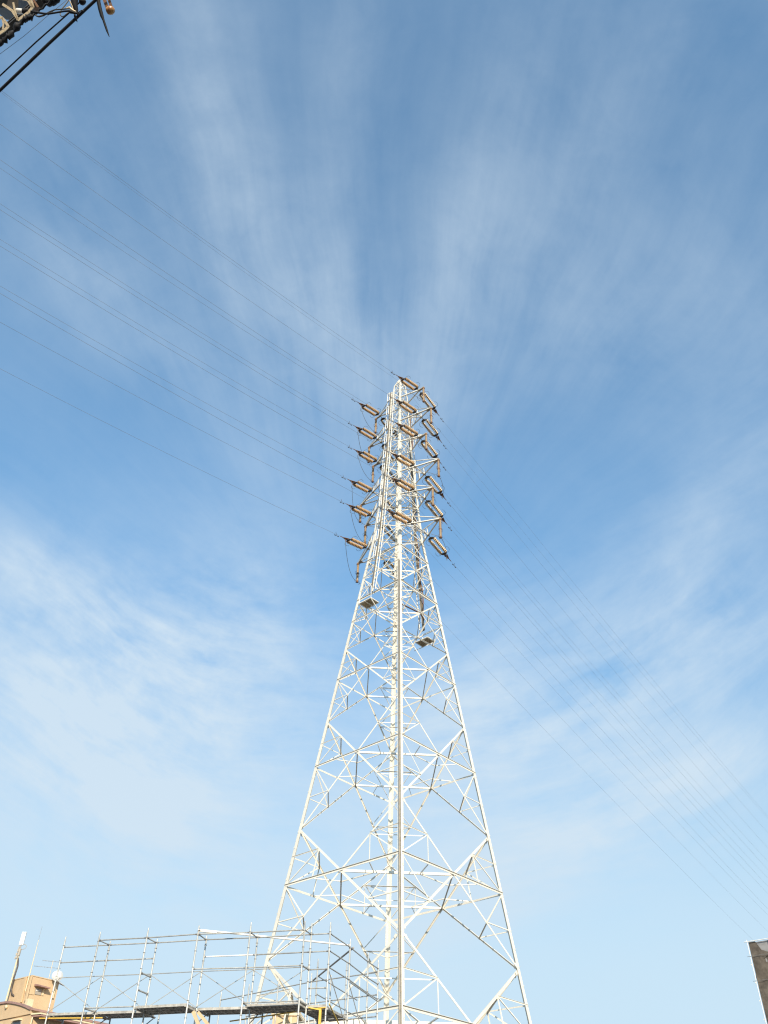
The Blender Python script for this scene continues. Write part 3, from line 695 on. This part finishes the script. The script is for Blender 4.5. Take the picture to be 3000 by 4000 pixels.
# cell antenna mast on the left wall
mp_ = onL(255, 1140, .35); mb = onL(120, 1660, .35); bp_ = V((mp_.x, mp_.y, HR + EYE - .3))
def up_to(y, x, base): return on_plane(*p5(x, y), base, -eR).z
zt = up_to(500, 400, mp_)
an = thing('cell_antenna', bp_, 'white twin panel cell antenna on a pole beside the rooftop room', 'antenna')
m = MB(); m.tube([bp_, V((bp_.x, bp_.y, zt))], .07, 10); m.build('pole', 'trim', an)
m = MB(); top = V((bp_.x, bp_.y, zt)); m.tube([top, top + ZV * .5], .05, 8); m.tube([top - ZV * .5, top + ZV * .05], .14, 8)
for k in range(6): m.box(top + V((random.uniform(-.22, .22), random.uniform(-.2, .2), random.uniform(-.7, .2))), .1, .1, .2)
m.tube([top + ZV * .02 + cr * (.15 + .35 * math.sin(a)) + ZV * (.2 - .22 * math.cos(a)) for a in [k * .5 for k in range(7)]], .022, 6); m.build('mount', 'grey', an)
for dx, w_ in ((-.07, .21), (.13, .11)):
    m = MB(); c = top + cr * dx + ZV * .88; m.prism([(-w_ / 2, -.08), (w_ / 2, -.08), (w_ / 2, .08), (-w_ / 2, .08)], c - ZV * .53, c + ZV * .53, cr, V((0, 1, 0))); m.build('antenna_panel', 'white', an)
m = MB(); m.tube([top + cr * .06 - ZV * .7, top + cr * .20 - ZV * 1.3, top + cr * .14 - ZV * 2.3, top + cr * .13 - ZV * 2.9, top + cr * .3 - ZV * 3.4, top + cr * .62 - ZV * 3.65], .07, 8); m.build('cable', 'horn', an)
# whip antenna
wb = onL(545, 1400, .3); base = V((wb.x, wb.y, wb.z)); zt2 = on_plane(*p5(893, -10), base, -eR).z
wh = thing('whip_antenna', base, 'tall thin white whip antenna in front of the rooftop room', 'antenna')
zj = lerp(base, V((base.x, base.y, zt2)), .78)
m = MB(); m.tube([base, lerp(base, zj, .35), zj], [.045, .045, .022], 8); m.build('mast', 'trim', wh)
m = MB(); m.tube([zj, V((base.x, base.y, zt2))], [.018, .010], 6); m.build('whip', 'wire', wh)
# tv antenna
tb = onR(1052, 1130, -.6); ta = thing('tv_antenna', tb, 'small comb shaped television antenna on the rooftop room edge', 'antenna')
m = MB(); tt_ = V((tb.x, tb.y, on_plane(*p5(1165, 725), tb, -eL).z)); m.tube([tb - ZV * .5, tt_], .024, 6); m.build('mast', 'trim', ta)
for zf, L0, L1, ng in ((.93, -.85, .95, 8), (.60, -1.4, .75, 9)):
    m = MB(); c = lerp(tb, tt_, zf); ax = (eR * .55 - eL * .6 + ZV * -.02).normalized() if False else (cr * .9 - cu * .12 + fw * .3).normalized(); ax = V((ax.x, ax.y, 0)).normalized(); sd = V((-ax.y, ax.x, 0))
    m.tube([c + ax * L0, c + ax * L1], .018, 6)
    for k in range(ng):
        q = c + ax * (L0 + (L1 - L0) * k / (ng - 1)); m.tube([q - sd * .22, q + sd * .22], .008, 5)
    m.build('boom', 'wire', ta)
# dish
dc = on_plane(*p5(1240, 1065), c_ - eL * .5, -eL); ds = thing('satellite_dish', dc - ZV * .9, 'round white satellite dish behind the leftmost scaffold pole', 'dish')
dn = (CAM - dc); dn = V((dn.x, dn.y, dn.length * .25)).normalized(); m = MB()
m.lathe(dc, dn, [(-.13, .03), (-.12, .15), (-.05, .36), (.02, .455), (.035, .46), (.03, .44), (-.04, .33), (-.10, .12), (-.105, .01)], 24); m.build('reflector', 'white', ds)
m = MB(); m.tube([dc - dn * .1, dc - dn * .25 - ZV * .5, dc - dn * .3 - ZV * .9], .05, 8); m.tube([dc - ZV * .42, dc + dn * .55 - ZV * .35 + cr * .35], .03, 6); m.build('mount', 'grey', ds)
m = MB(); m.tube([dc - ZV * .38 - cr * .2, dc - ZV * .75 + cr * .78], .04, 6); m.build('feed_arm', 'horn', ds)
# tan block seen below the deck, farther back
q0, q1 = at_depth(*c3_(690, 1522), 44), at_depth(*c3_(1095, 1490), 44)
dd = V((q1.x - q0.x, q1.y - q0.y, 0)); L = dd.length; dd.normalize(); nn = V((-dd.y, dd.x, 0)); zt = q0.z
b2 = thing('low_building', V((q0.x, q0.y, 0)), 'flat roofed pale tan block seen under the scaffold deck by the pylon', 'building')
m = MB(); m.prism([(0, 0), (L, 0), (L, 5), (0, 5)], V((q0.x, q0.y, 0)), V((q0.x, q0.y, zt)), dd, nn); m.build('wall', 'tan2', b2)
m = MB(); m.prism([(-.08, -.08), (L + .08, -.08), (L + .08, 5.08), (-.08, 5.08)], V((q0.x, q0.y, zt)), V((q0.x, q0.y, zt + .12)), dd, nn); m.build('roof_edge', 'trim', b2)
m = MB()
for s_ in (.50, .75): m.bar(V((q0.x, q0.y, zt - .05)) + dd * L * s_ - nn * .04, V((q0.x, q0.y, 0)) + dd * L * s_ - nn * .04, .10, .06, nn)
m.build('wall_strip', 'trim', b2)

# ================================================================== netted building on the right
HN = 20.0; n0 = on_z(2923, 3680, HN); n1 = on_z(3000, 3668, HN); e1 = (n1 - n0); e1.z = 0; e1.normalize(); e2 = V((-e1.y, e1.x, 0)); LN_ = 14.0
nb = thing('netted_building', V((n0.x, n0.y, 0)), 'building wrapped in dark brown scaffold netting at the lower right edge', 'building')
ZT = HN + EYE
m = MB(); m.prism([(.5, .5), (LN_ - .5, .5), (LN_ - .5, 12), (.5, 12)], V((n0.x, n0.y, 0)), V((n0.x, n0.y, ZT - 1.2)), e1, e2); m.build('wall', 'conc', nb)
# net face with soft folds
def net(o, d, out, L, z0, z1, matn, seed):
    m = MB(); nx, nz = int(L / .35), max(4, int((z1 - z0) / .4)); vs = []
    for j in range(nz + 1):
        for i in range(nx + 1):
            s_ = L * i / nx; z = z0 + (z1 - z0) * j / nz
            f = .09 * math.sin(s_ * 3.4 + seed) * abs(math.sin(z * math.pi / 1.9)) + .05 * math.sin(s_ * 7.3 + z * .8)
            vs.append(o + d * s_ + out * f + ZV * z)
    m.add(vs, [(j * (nx + 1) + i, j * (nx + 1) + i + 1, (j + 1) * (nx + 1) + i + 1, (j + 1) * (nx + 1) + i) for j in range(nz) for i in range(nx)], True)
    return m.build('netting', matn, nb)
g0 = V((n0.x, n0.y, 0))
net(g0, e1, -e2, LN_, 0, ZT - 1.0, 'net', 0); net(g0 + e2 * 12, -e2, -e1, 12, 0, ZT - 1.0, 'net', 2)
m = MB(); m.plate([g0 + ZV * (ZT - 1.9), g0 + e1 * .0 + ZV * (ZT - .02), g0 + e1 * .55 + ZV * (ZT - .02), g0 + e1 * .9 + ZV * (ZT - .7), g0 + e1 * 1.6 + ZV * (ZT - 1.0)], -e2, .03); m.build('netting', 'net', nb)
m = MB(); m.plate([g0 + e1 * .5 + ZV * (ZT - 1.6) + e2 * .08, g0 + e1 * .5 + ZV * (ZT - .05) + e2 * .08, g0 + e1 * LN_ + ZV * (ZT - .05) + e2 * .08, g0 + e1 * LN_ + ZV * (ZT - 1.6) + e2 * .08], -e2, .02); tag(m.build('netting', 'netpale', nb), 'pale grey strip of netting along the top')
for off in (0, 1.8, 3.6, 5.4):
    m = MB(); p = g0 + e1 * off - e2 * .12 - e1 * .06; m.tube([p, p + ZV * (ZT + .15)], .026, 8); m.build('scaffold_pole', 'tube' if off else 'white', nb)
for z in (ZT, ZT - 1.1, ZT - 2.9):
    m = MB(); m.tube([g0 + ZV * z - e2 * .16 - e1 * .3, g0 + ZV * z - e2 * .16 + e1 * LN_], .030 if z == ZT else .016, 8); m.build('scaffold_ledger', 'white' if z == ZT else 'clamp', nb)
m = MB(); p = g0 - e1 * .14; z = .4
while z < ZT - 1: m.box(p + ZV * z - e2 * .1, .06, .06, .10, e1, e2); z += 1.3
m.build('net_clips', 'white', nb)

# ================================================================== street pole hardware, top left, close overhead
DP = 6.0
def P_(x, y, d=DP): return at_depth(x, y, d)
def tubepx(m, pts, rpx, d=DP, n=8):
    rr = [r * d / F for r in rpx] if isinstance(rpx, (list, tuple)) else rpx * d / F
    m.tube([P_(p[0], p[1], p[2] if len(p) > 2 else d) for p in pts], rr, n)
pole_p = P_(-330, -260, 6.6)
up_ = thing('utility_pole', V((pole_p.x, pole_p.y, 0)), 'concrete street pole with its steel crossarm poking in at the top left corner', 'utility pole')
m = MB(); m.tube([V((pole_p.x, pole_p.y, 0)), V((pole_p.x, pole_p.y, pole_p.z + 2.5))], [.17, .12], 16); m.build('pole_shaft', 'conc', up_)
m = MB(); a, b = P_(-330, 420, 6.25), P_(260, -75, 6.25); m.bar(a, b, .055, .055, ZV); m.bar(a + ZV * .06 + cu * .03, b + ZV * .06 + cu * .03, .03, .05, ZV); m.build('crossarm', 'dgrey', up_)
m = MB(); m.bar(P_(-330, -260, 6.5), P_(-330, 430, 6.3), .05, .05, ZV); m.bar(P_(-330, -260, 6.5), P_(20, -130, 6.4), .06, .06, ZV); m.bar(P_(-40, 110, 6.35), P_(-330, -200, 6.5), .05, .05, ZV); m.build('arm_brace', 'dgrey', up_)
m = MB(); a = P_(20, -12, 6.5); m.prism([(-.10, -.08), (.10, -.08), (.10, .08), (-.10, .08)], a - fw * .0, a + fw * .25 + cu * .05, cr, cu); m.build('terminal_box', 'dgrey', up_)
# cream bracket straps
for pts, w_ in (([(60, -10), (108, 0), (128, 28), (112, 48), (72, 78), (48, 42), (28, 28), (12, 18)], .017), ([(-20, 62), (8, 70), (20, 84), (33, 104), (18, 118), (-6, 134)], .018), ([(8, 70), (14, 92), (12, 112)], .011), ([(98, -8), (120, 2), (128, 28)], .022), ([(52, 10), (58, 42), (68, 76)], .012)):
    m = MB(); Q = [P_(x, y, 5.95) for x, y in pts]
    for p, q in zip(Q, Q[1:]): m.bar(p, q + (q - p).normalized() * .004, w_, .007, fw)
    m.build('bracket_strap', 'crm', up_)
m = MB(); tubepx(m, [(60, 42), (66, 42.5), (66.5, 42.5), (88, 45)], [7, 7, 10, 10], 5.97, 12); m.build('insulator_tube', 'white', up_)
m = MB(); tubepx(m, [(87, 45), (90, 45), (108, 41), (118, 40)], [7, 9, 9, 3], 5.97, 12); tubepx(m, [(38, 30), (62, 43)], 6, 5.99); m.build('insulator_tube', 'black', up_)
m = MB(); Q = [(118, -8), (130, 8), (142, 24), (152, 33), (140, 40), (122, 30)]; m.plate([P_(x, y, 6.05) for x, y in Q], fw, .05); m.bar(P_(126, -8, 6.0), P_(152, 32, 6.0), .012, .03, fw); m.build('arm_plate', 'cap', up_)
# lumpy spiral wrapped cable under the arm
m = MB(); pts = []; rr = []
for k in range(46):
    t = k / 45; x, y = lerp(V((-60, 205, 0)), V((230, -40, 0)), t).xy
    if .35 < t < .62: y -= 14 * math.sin((t - .35) / .27 * math.pi)
    pts.append((x + 8, y + 10 + 4 * math.sin(k * 1.9))); rr.append(random.choice((5, 6, 9, 12, 14)) if t < .62 else random.uniform(3, 5))
tubepx(m, pts, rr, 5.9, 9)
tag(m.build('wrapped_cable', 'black'), 'lumpy black wrapped cable slung beneath the steel arm in the top left corner', 'cable')
def cable(name, pts, r, d, label, mat_='black', cat='cable', n=8):
    m = MB(); tubepx(m, pts, r, d, n); return tag(m.build(name, mat_), label, cat)
cable('overhead_cable', [(-420, 690, 6.1), (0, 353, 5.9), (190, 171, 5.85), (378, -4, 5.8), (700, -310, 5.6)], 5.6, 6, 'thickest black overhead cable crossing the top left corner')
cable('overhead_cable', [(-420, 672, 6.2), (0, 296, 6.0), (140, 165, 5.95), (268, 52, 5.9), (330, -10, 5.85), (520, -190, 5.8)], 2.7, 6, 'thinner black overhead cable running just above the thickest one')
cable('thin_wire', [(-420, 480, 6.4), (0, 211, 6.3), (95, 140, 6.3), (188, 60, 6.2), (268, -6, 6.2), (420, -150, 6.2)], .85, 6.2, 'hair thin grey wire between the steel arm and the black cables', 'wire')
cable('drop_cable', [(60, 92), (85, 82), (105, 85), (120, 68), (138, 50)], 2.0, 5.93, 'thin black cable drooping in a loop below the wrapped cable')
cable('feeder_cable', [(120, 44), (142, 48), (172, 53), (188, 54), (215, 50), (250, 44), (278, 42)], [4, 4.2, 4, 4, 3.6, 3.6, 4], 5.85, 'black feeder cable joining the steel arm to the hanging connector')
cable('feeder_cable', [(134, 52), (142, 62), (152, 65), (170, 60), (195, 46), (215, 38), (245, 36), (272, 33)], [2.5, 3, 3.4, 3.4, 3, 2.6, 2.6, 3], 5.9, 'grey feeder cable curling under and over the black feeder cable', 'dgrey')
cable('wire_loop', [(272, -4), (255, 20), (243, 33), (236, 45), (235, 58), (242, 66), (252, 62), (262, 52), (276, 44)], 2.0, 5.92, 'thin pale wire loop hanging beside the black connector', 'rail')
hb = thing('cable_connector', P_(295, 0, 5.8), 'black hanging cable connector with pale spring clip at the top left', 'connector')
m = MB(); tubepx(m, [(292, -30), (291, 0), (290, 20), (296, 40), (303, 56)], [13, 14, 13, 10, 3], 5.8, 10); m.build('connector_body', 'black', hb)
m = MB(); tubepx(m, [(260, 33), (272, 30), (280, 38), (290, 44), (297, 46)], [3, 5, 5, 4, 3], 5.72, 8); tubepx(m, [(268, -6), (281, 22), (287, 42)], 1.8, 5.72, 6); m.build('spring_clip', 'crm', hb)
m = MB(); tubepx(m, [(291, 54), (294, 66), (296, 74), (302, 86)], [3, 5, 5, 1], 5.8, 8); tubepx(m, [(303, 54), (312, 44), (320, 40), (328, 44)], 1.8, 5.8, 6); tubepx(m, [(274, 46), (302, 52)], [7, 4], 5.78, 8); m.build('clamp_hook', 'black', hb)
m = MB()
for x, y, r in ((178, 4, 16), (192, 8, 18), (206, 2, 20), (220, -4, 17), (200, -14, 22), (322, 6, 12), (318, -6, 12), (327, -4, 8)):
    if x < 300: m.lathe(P_(x, y, 6.0) - cr * r * DP / F, cr, [(0, .003), (r * .5 * DP / F, r * .8 * DP / F), (r * DP / F, r * DP / F), (r * 1.5 * DP / F, r * .8 * DP / F), (r * 2 * DP / F, .003)], 10)
tag(m.build('splice_cover', 'black'), 'bulky black splice cover hanging at the top edge left of the connector', 'cable joint')
m = MB()
for x, y, r in ((322, 6, 14), (318, -8, 14), (329, -8, 9)): m.lathe(P_(x, y, 5.85) - cr * r * DP / F, cr, [(0, .003), (r * .4 * DP / F, r * .8 * DP / F), (r * DP / F, r * DP / F), (r * 1.6 * DP / F, r * .7 * DP / F), (r * 2 * DP / F, .003)], 9)
tag(m.build('cable_grip', 'black'), 'small black cable grip at the top edge between connector and thickest cable', 'cable joint')
m = MB(); tubepx(m, [(384, -20), (385, 8), (391, 36), (398, 62), (404, 78), (410, 96), (418, 120), (427, 144)], [7, 7.5, 7.5, 7, 4.5, 4.5, 4, 1.2], 5.75, 8)
tag(m.build('cable_tail', 'black'), 'black tapered cable tail hanging straight down beside the brown knob', 'cable')
kn = thing('strain_insulator', P_(430, 10, 5.9), 'brown ridged porcelain knob on two brown straps at the top edge', 'insulator')
for x0, x1 in ((402, 421), (421, 438)):
    m = MB(); m.bar(P_(x0 - 8, -40, 5.9), P_(x1, 36, 5.9), .022 if x0 < 410 else .018, .012, fw); m.build('strap', 'cap', kn)
m = MB(); c = P_(431, 40, 5.86); ax = (cr * .85 + cu * .25).normalized(); R0 = 17 * DP / F
m.lathe(c - ax * R0, ax, [(0, .002), (R0 * .15, R0 * .6), (R0 * .45, R0 * .85), (R0 * .55, R0 * .78), (R0 * .75, R0 * .96), (R0 * .9, R0 * .88), (R0 * 1.1, R0 * .98), (R0 * 1.25, R0 * .86), (R0 * 1.45, R0 * .85), (R0 * 1.85, R0 * .55), (R0 * 2, .002)], 14); m.build('porcelain_knob', 'brick', kn)
